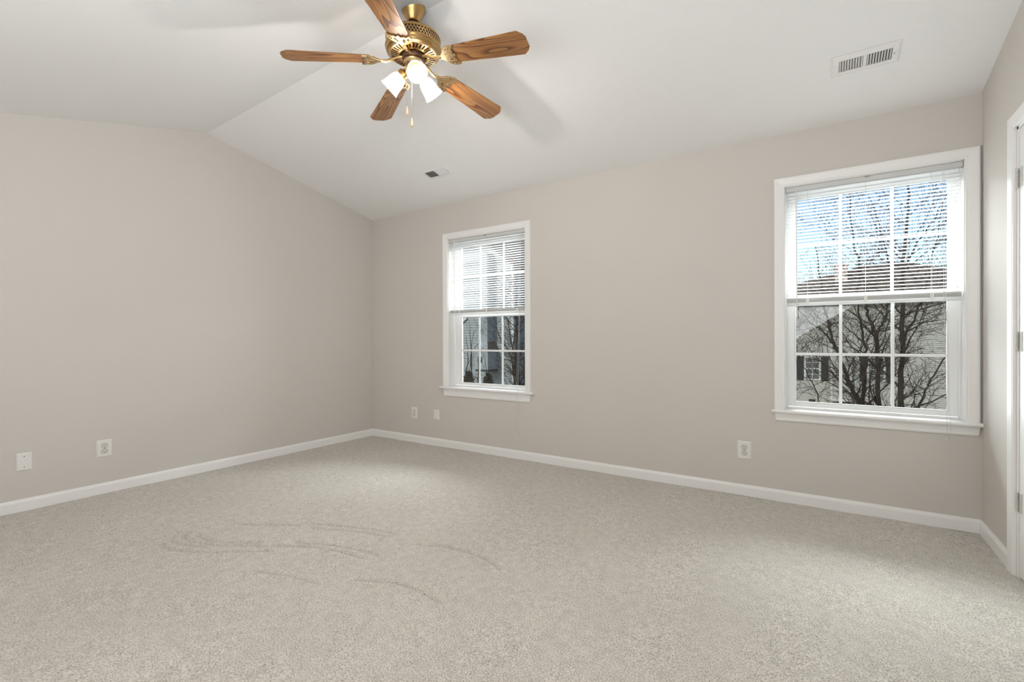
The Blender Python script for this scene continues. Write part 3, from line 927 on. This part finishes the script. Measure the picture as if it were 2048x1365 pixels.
def siding(m, x0, x1, z0, z1, y, pitch=.10, top=None, lap=.022):
    """lapped boards facing -y; top(x) optional gable: returns (xa, xb) span at height z"""
    z = z0
    while z < z1 - 1e-4:
        zb = min(z + pitch, z1)
        a0, a1 = (x0, x1) if top is None else top(z)
        b0, b1 = (x0, x1) if top is None else top(zb)
        if b1 - b0 < .02: break
        m.add([(a0, y - lap, z), (a1, y - lap, z), (b1, y, zb), (b0, y, zb), (a0, y, z), (a1, y, z)], [(0, 1, 2, 3), (0, 4, 5, 1)])
        z = zb


def house_window(root, x0, x1, z0, z1, y, shutters=True, sw=.30):
    m = MB(); f = .07
    m.box(x0, x0 + f, y - .06, y, z0, z1); m.box(x1 - f, x1, y - .06, y, z0, z1); m.box(x0 + f, x1 - f, y - .06, y, z1 - f, z1); m.box(x0 + f, x1 - f, y - .06, y, z0, z0 + f)
    zm = (z0 + z1) / 2
    m.box(x0 + f, x1 - f, y - .05, y, zm - .025, zm + .025)
    xm = (x0 + x1) / 2
    for xx in (xm,): m.box(xx - .012, xx + .012, y - .045, y - .02, z0 + f, z1 - f)
    for zz in ((z0 + zm) / 2, (z1 + zm) / 2): m.box(x0 + f, x1 - f, y - .045, y - .02, zz - .012, zz + .012)
    wo_ = m.build('house_window', M['ext_white'], root)
    g = MB(); g.box(x0 + f, x1 - f, y - .02, y - .01, z0 + f, z1 - f); g.build('window_glass', M['house_glass'], wo_)
    if shutters:
        for a, c in ((x0 - .03 - sw, x0 - .03), (x1 + .03, x1 + .03 + sw)):
            s = MB(); s.box(a, c, y - .045, y - .012, z0 - .02, z1 + .02)
            for k in range(18):
                zz = z0 + (z1 - z0) * (k + .5) / 18
                s.box(a + .04, c - .04, y - .055, y - .045, zz - .012, zz + .012)
            s.build('shutter', M['shutter'], root)


def house_tan():
    root = thing('tan_house', 'tan sided house with black shutters and a hip roof outside the window beside the door', 'house', (0, 0, 0))
    y = 28.0; K = 1.2344
    X = lambda x: 4.264 + (x - 4.264) * K
    Z = lambda z: 1.086 + (z - 1.086) * K
    xl, xr, ze = X(.2), X(11.5), Z(2.75)
    m = MB(); siding(m, xl, xr, GZ, ze, y); m.box(xl, xr, y + .02, y + 9, GZ, ze)
    m.build('siding_wall', M['siding_tan'], root)
    # bump-out left of the second window
    m = MB(); bx0, bx1, bz0, bz1 = X(4.62), X(5.35), Z(-1.60), Z(.52)
    siding(m, bx0, bx1, bz0, bz1, y - .55); m.box(bx0, bx1, y - .53, y, bz0, bz1)
    m.build('bay', M['siding_tan'], root)
    m = MB(); m.box(X(4.57), X(4.64), y - .60, y - .5, Z(-1.62), Z(.56)); m.box(bx0, bx1 + .03, y - .6, y - .5, Z(-1.68), Z(-1.60)); m.box(xl, xr, y - .05, y, ze - .15, ze)
    m.build('corner_trim', M['ext_white'], root)
    m = MB(); m.box(X(4.5), X(5.9), y - .3, y - .02, Z(-2.6), Z(-1.9)); m.box(X(3.75), X(4.0), y - .06, y - .01, Z(-1.95), Z(-1.70))  # wide dark box added as the shadow under the bay
    m.build('bay_shade_and_dark_box', M['shutter'], root)
    house_window(root, X(3.58), X(4.205), Z(-.83), Z(.24), y, True, .34)
    house_window(root, X(5.90), X(6.52), Z(-.80), Z(.26), y, True, .30)
    house_window(root, X(9.2), X(9.85), Z(-.80), Z(.26), y, True, .30)
    # hip roof
    xa, xb = xl - .4, xr + .4; zr_ = Z(4.0)
    m = MB(); v = [(xa, y - .45, ze), (xb, y - .45, ze), (xb, y + 9.4, ze), (xa, y + 9.4, ze), (X(6.2), y + 4.4, zr_ + .9), (X(7.6), y + 4.4, zr_ + .9)]
    m.add(v, [(0, 1, 5, 4), (1, 2, 5), (2, 3, 4, 5), (3, 0, 4), (0, 3, 2, 1)])
    m.build('roof', M['roof'], root)
    m = MB(); g0, g1 = X(5.6), X(7.5); gp = (g0 + g1) / 2
    m.add([(g0, y - .5, ze - .05), (g1, y - .5, ze - .05), (gp, y - .5, Z(4.10)), (g0, y + 4, ze), (g1, y + 4, ze), (gp, y + 4, Z(4.10))], [(0, 1, 2), (0, 2, 5, 3), (1, 4, 5, 2), (3, 5, 4)])
    m.build('front_gable', M['roof'], root)
    m = MB(); m.box(X(4.78), X(5.27), y + 2.0, y + 3.0, ze, Z(4.30) + .25); m.box(X(4.74), X(5.31), y + 1.95, y + 3.05, Z(4.30) + .2, Z(4.30) + .32)
    m.build('chimney', M['brick'], root)

house_tan()


def house_blue():
    root = thing('blue_grey_house', 'blue grey gabled house with a boxed chimney chase outside the narrower window', 'house', (0, 0, 0))
    y = 13.0
    xl, xr, ze, xp, zp = -16.6, -6.55, 4.35, -11.6, 8.2
    def span(z):
        if z <= ze: return (xl, xr)
        q = (z - ze) / (zp - ze); return (xl + (xp - xl) * q, xr + (xp - xr) * q)
    m = MB(); siding(m, xl, xr, GZ, zp, y, .115, span)
    m.box(xl, xr, y + .02, y + 10, GZ, ze)
    m.add([(xl, y + .02, ze), (xr, y + .02, ze), (xp, y + .02, zp)], [(0, 1, 2)])
    m.build('siding_wall', M['siding_blue'], root)
    m = MB()
    for s, xe in ((-1, xl), (1, xr)):
        d = Vector((xp - xe, 0, zp - ze)).normalized(); nrm = Vector((-d.z * s * -1, 0, abs(d.x)))
        a = Vector((xe, 0, ze)) - d * .5
        v = []
        for yy in (y - .35, y + 10):
            for p in (a, Vector((xp, 0, zp))):
                v += [(p.x, yy, p.z + .02), (p.x, yy, p.z + .22)]
        m.add(v, [(0, 2, 3, 1), (4, 5, 7, 6), (0, 1, 5, 4), (2, 6, 7, 3), (1, 3, 7, 5), (0, 4, 6, 2)])
    m.build('roof', M['roof'], root)
    m = MB(); m.box(xr - .10, xr + .02, y - .05, y + .08, GZ, ze); m.box(xl, xr, y - .03, y + .01, GZ + .1, GZ + .3)
    m.add([(-9.62, y - .09, 1.72), (-9.62, y - .09, 1.60), (-9.0, y - .09, 2.02), (-9.0, y - .09, 2.14), (-9.62, y, 1.72), (-9.62, y, 1.60), (-9.0, y, 2.02), (-9.0, y, 2.14)],
          [(0, 1, 2, 3), (0, 3, 7, 4), (1, 5, 6, 2), (3, 2, 6, 7), (0, 4, 5, 1)])
    m.build('corner_trim', M['ext_white'], root)
    # chase: narrow flue above, wide firebox below with shingled shoulders
    m = MB(); m.box(-7.90, -7.52, y - .55, y, .95, ze + .4); m.box(-8.02, -7.36, y - .75, y, -.18, .72)
    m.add([(-8.02, y - .75, .72), (-7.36, y - .75, .72), (-7.52, y - .55, .97), (-7.90, y - .55, .97), (-8.02, y, .72), (-7.36, y, .72), (-7.52, y, .97), (-7.90, y, .97)], [(0, 1, 2, 3)])
    m.build('chimney_chase', M['siding_blue'], root)
    m = MB()
    m.add([(-8.06, y - .78, .70), (-7.90, y - .56, .99), (-7.90, y, .99), (-8.06, y, .70)], [(0, 1, 2, 3)]); m.add([(-7.32, y - .78, .70), (-7.32, y, .70), (-7.52, y, .99), (-7.52, y - .56, .99)], [(0, 1, 2, 3)])
    m.build('chase_shoulder', M['roof'], root)
    m = MB(); m.box(-7.86, -7.66, y - .78, y - .75, .12, .34); m.build('flue_vent', M['shutter'], root)
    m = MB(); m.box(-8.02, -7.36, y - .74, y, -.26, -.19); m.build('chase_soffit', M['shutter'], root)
    house_window(root, -8.30, -8.06, .12, .56, y, False)
    house_window(root, -12.2, -11.4, .2, 1.6, y, False)

house_blue()


def house_far():
    root = thing('distant_house', 'distant tan house with shuttered white windows, right of the blue grey house', 'house', (0, 0, 0))
    y = 25.0; K = 1.036
    xl, xr, ze = -22.0, -9.0, 3.6
    m = MB(); siding(m, xl, xr, GZ, ze, y, .12); m.box(xl, xr, y + .02, y + 8, GZ, ze); m.build('siding_wall', M['siding_tan'], root)
    for (a, c, z0, z1) in ((-14.45, -13.72, 1.05, 2.1), (-15.35, -14.85, -.45, .15), (-14.05, -13.35, -.4, .2), (-12.2, -11.5, 1.05, 2.1)):
        house_window(root, a, c, z0, z1, y, True, .3)
    m = MB(); m.add([(xl - .4, y - .4, ze), (xr + .4, y - .4, ze), (xr + .4, y + 4, ze + 2.2), (xl - .4, y + 4, ze + 2.2), (xr + .4, y + 8.4, ze), (xl - .4, y + 8.4, ze)], [(0, 1, 2, 3), (3, 2, 4, 5), (0, 3, 5), (1, 4, 2), (0, 5, 4, 1)])
    m.build('roof', M['roof'], root)

house_far()


# ------------------------------------------------------------------ trees
def smooth_path(pts, n=5):
    """Catmull-Rom through pts"""
    P = [Vector(p) for p in pts]; P = [P[0] * 2 - P[1]] + P + [P[-1] * 2 - P[-2]]
    out = []
    for i in range(1, len(P) - 2):
        for k in range(n):
            t = k / n
            a, b_, c, d = P[i - 1], P[i], P[i + 1], P[i + 2]
            out.append(.5 * ((2 * b_) + (c - a) * t + (2 * a - 5 * b_ + 4 * c - d) * t * t + (3 * b_ - a - 3 * c + d) * t ** 3))
    out.append(P[-2]); return out


def branch(m, rng, p, d, length, r, depth, upb=.25, dens=1.0):
    n = max(3, int(length / .16)); pts = [p.copy()]; rr = [r]
    d = d.normalized()
    for i in range(n):
        d = (d + Vector((rng.gauss(0, .16), rng.gauss(0, .16), rng.gauss(0, .12) + upb * .12))).normalized()
        p = p + d * (length / n); pts.append(p.copy()); rr.append(max(.0028, r * (1 - .75 * (i + 1) / n)))
    m.tube(pts, rr, 5 if r > .02 else (4 if r > .01 else 3), cap=False)
    if depth <= 0: return
    k = max(2, int(length * (5.0 if depth > 1 else 6.5) * dens))
    for j in range(k):
        i = rng.randint(1, n)
        dd = (pts[i] - pts[i - 1]).normalized()
        side = Vector((rng.gauss(0, 1), rng.gauss(0, .7), rng.gauss(.1, .6))); side = (side - dd * side.dot(dd)).normalized()
        nd = (dd * rng.uniform(.35, .9) + side * rng.uniform(.6, 1.0)).normalized()
        branch(m, rng, pts[i], nd, length * rng.uniform(.28, .52), max(.0035, rr[i] * .55), depth - 1, upb, dens)


def make_tree(name, label, group, stems, seed, side_len=(.7, 1.5), per_m=3.2, depth=2, dens=1.0, twig_r=.35, thick=1.0):
    rng = random.Random(seed)
    base = stems[0][0][0]
    root = thing(name, label, 'tree', tuple(base), group)
    off = Vector(base)
    t = MB(); br = MB()
    for pts, rads in stems:
        path = smooth_path(pts, 6); rads = [r_ * thick for r_ in rads]
        n = len(path); rr = []
        for i in range(n):
            q = i / (n - 1) * (len(rads) - 1); a = int(min(q, len(rads) - 2)); rr.append(rads[a] + (rads[a + 1] - rads[a]) * (q - a))
        path = [p + Vector((rng.gauss(0, .012), rng.gauss(0, .012), 0)) for p in path]
        t.tube([p - off for p in path], rr, 9)
        L = sum((path[i + 1] - path[i]).length for i in range(n - 1))
        for j in range(int(L * per_m)):
            i = rng.randint(2, n - 1)
            if path[i].z < -1.3: continue
            dd = (path[i] - path[i - 1]).normalized()
            side = Vector((rng.choice((-1, 1)) * rng.uniform(.5, 1), rng.gauss(0, .6), rng.uniform(-.1, .5)))
            nd = (dd * rng.uniform(.3, .9) + side.normalized()).normalized()
            branch(br, rng, path[i] - off, nd, rng.uniform(*side_len), max(.006, rr[i] * twig_r), depth, .5, dens)
    t.build('trunk', M['bark'], root, smooth=True)
    br.build('branches', M['twig'], root)
    return root

V = lambda *a: Vector(a)
make_tree('bare_tree', 'large bare tree with dark forking trunks close outside the window beside the door', 'leafless trees in the yard', [
    ([V(5.25, 8, GZ), V(5.24, 8, -2.2), V(5.20, 8, -.9), V(5.182, 8, -.311), V(5.16, 8, .45), V(5.144, 8, 1.209)], [.17, .14, .085, .065, .058, .052]),
    ([V(5.144, 8, 1.18), V(5.04, 7.98, 1.45), V(4.995, 8, 1.743), V(4.956, 8, 2.238), V(4.80, 8.1, 3.0), V(4.72, 8.2, 4.1)], [.046, .040, .034, .026, .016]),
    ([V(5.144, 8, 1.18), V(5.26, 8.05, 1.42), V(5.335, 8.1, 1.709), V(5.37, 8.15, 2.3), V(5.25, 8.2, 3.1), V(5.05, 8.2, 3.9)], [.040, .032, .026, .018, .010]),
    ([V(5.30, 8.1, -2.0), V(5.40, 8.05, -1.1), V(5.508, 8, -.238), V(5.53, 8, .40), V(5.552, 8, .957), V(5.545, 8, 1.624), V(5.545, 8, 2.195), V(5.582, 8, 2.952), V(5.64, 8, 3.8), V(5.62, 8, 4.8)], [.10, .088, .076, .068, .062, .055, .048, .040, .03, .016]),
    ([V(5.22, 8, -1.4), V(5.05, 8, -.75), V(4.907, 8, -.254), V(4.77, 8, .05), V(4.648, 8, .401), V(4.57, 8, .70), V(4.46, 8, 1.0), V(4.356, 8, 1.464), V(4.25, 8, 2.2), V(4.15, 8, 3.0)], [.085, .075, .066, .06, .052, .046, .040, .034, .024, .012]),
    ([V(4.907, 8, -.254), V(4.965, 8, .15), V(4.985, 8.05, .55), V(4.987, 8.1, .857), V(4.90, 8.15, 1.4), V(4.86, 8.2, 2.1), V(4.93, 8.3, 3.0)], [.052, .044, .038, .032, .022, .010]),
    ([V(4.55, 8, .75), V(4.40, 8, 1.05), V(4.22, 8, 1.28), V(4.02, 8.1, 1.45), V(3.80, 8.2, 1.75)], [.032, .028, .022, .016, .010]),
    ([V(5.50, 8.1, -.9), V(5.764, 8.1, -.312), V(5.88, 8.1, .05), V(5.977, 8.1, .309), V(6.184, 8.1, .776), V(6.4, 8.1, 1.4)], [.040, .034, .028, .024, .018, .012]),
    ([V(5.548, 8, 1.0), V(5.72, 7.95, 1.5), V(5.86, 7.9, 2.0), V(5.98, 7.9, 2.7), V(6.10, 7.9, 3.5)], [.034, .028, .022, .016, .010]),
    ([V(5.56, 8, 2.4), V(5.78, 8, 2.9), V(6.0, 8.05, 3.3), V(6.25, 8.1, 3.9)], [.026, .02, .015, .009]),
    ([V(4.1, 8.3, GZ), V(4.0, 8.3, -1.5), V(4.22, 8.3, -.35), V(4.02, 8.3, .25), V(3.84, 8.3, .72), V(3.70, 8.3, 1.25)], [.05, .03, .018, .016, .013, .009]),
], 11, per_m=5.0, dens=1.35, thick=.64, twig_r=.42)
make_tree('thicket_tree', 'twiggy bare tree filling the right pane of the narrower window', 'leafless trees in the yard', [
    ([V(-3.80, 9, GZ), V(-3.78, 9, -1.5), V(-3.80, 9, .4), V(-3.85, 9, 1.7), V(-3.82, 9, 3.2)], [.10, .07, .05, .035, .015]),
    ([V(-3.80, 9, -.3), V(-4.1, 9, .6), V(-4.5, 9, 1.2), V(-4.75, 9, 1.9)], [.03, .024, .017, .01]),
    ([V(-3.80, 9, .2), V(-4.05, 9, 1.1), V(-4.25, 9, 2.0), V(-4.3, 9, 2.8)], [.03, .024, .016, .008]),
    ([V(-3.5, 9, GZ), V(-3.55, 9, -.8), V(-3.50, 9, .9), V(-3.45, 9, 2.4)], [.05, .04, .03, .012]),
    ([V(-4.1, 9.2, GZ), V(-4.05, 9.2, -.8), V(-4.15, 9.2, .4), V(-4.0, 9.2, 1.5)], [.04, .03, .02, .01]),
], 5, side_len=(.5, 1.0), per_m=9, depth=2, dens=1.2, twig_r=.45, thick=.8)
make_tree('sapling_clump', 'clump of thin bare saplings against the blue grey house', 'leafless trees in the yard', [
    ([V(-5.75, 9, GZ), V(-5.70, 9, -1.2), V(-5.66, 9, .3), V(-5.74, 9, 1.7)], [.035, .026, .018, .005]),
    ([V(-5.60, 9, GZ), V(-5.62, 9, -1.0), V(-5.70, 9, .5), V(-5.58, 9, 1.3)], [.03, .02, .012, .005]),
    ([V(-5.5, 9.1, GZ), V(-5.46, 9.1, -.6), V(-5.42, 9.1, .5), V(-5.36, 9.1, 1.45)], [.03, .02, .012, .005]),
    ([V(-6.0, 9.1, GZ), V(-5.98, 9.1, -.6), V(-5.90, 9.1, .4), V(-5.96, 9.1, 1.2)], [.03, .02, .014, .006]),
    ([V(-5.0, 9.1, GZ), V(-5.02, 9.1, -1.0), V(-5.1, 9.1, -.1), V(-5.18, 9.1, .5)], [.02, .015, .01, .004]),
], 7, side_len=(.25, .6), per_m=1.6, depth=1, dens=.9, twig_r=.5)


def make_shrub(loc, rx_, rz_, seed, label):
    rng = random.Random(seed)
    m = MB()
    for i in range(3200):
        a = rng.uniform(0, 2 * PI); q = rng.random() ** .45; h = rng.random() ** .7
        w = math.sqrt(max(.05, 1 - max(0, (h - .75) / .25) ** 2))
        p = Vector((rx_ * q * math.cos(a) * w, rx_ * .8 * q * math.sin(a) * w, rz_ * h * (.97 + .03 * rng.random())))
        d = Vector((rng.gauss(0, 1), rng.gauss(0, 1), rng.gauss(.4, 1))).normalized() * rng.uniform(.06, .14)
        e = Vector((rng.gauss(0, 1), rng.gauss(0, 1), rng.gauss(0, 1))).normalized() * .045
        m.add([p, p + d * .5 + e, p + d, p + d * .5 - e], [(0, 1, 2, 3)])
    o = m.build('evergreen_shrub', M['shrub'], loc=loc)
    tag(o, label, 'shrub', 'shrubs beside the blue grey house')

make_shrub((-7.64, 11.3, -4.6), .34, 4.4, 3, 'dark brown shrub below the saplings in the lower left pane')
make_shrub((-6.66, 11.3, -4.6), .29, 4.35, 4, 'dark brown shrub in front of the boxed chimney chase')
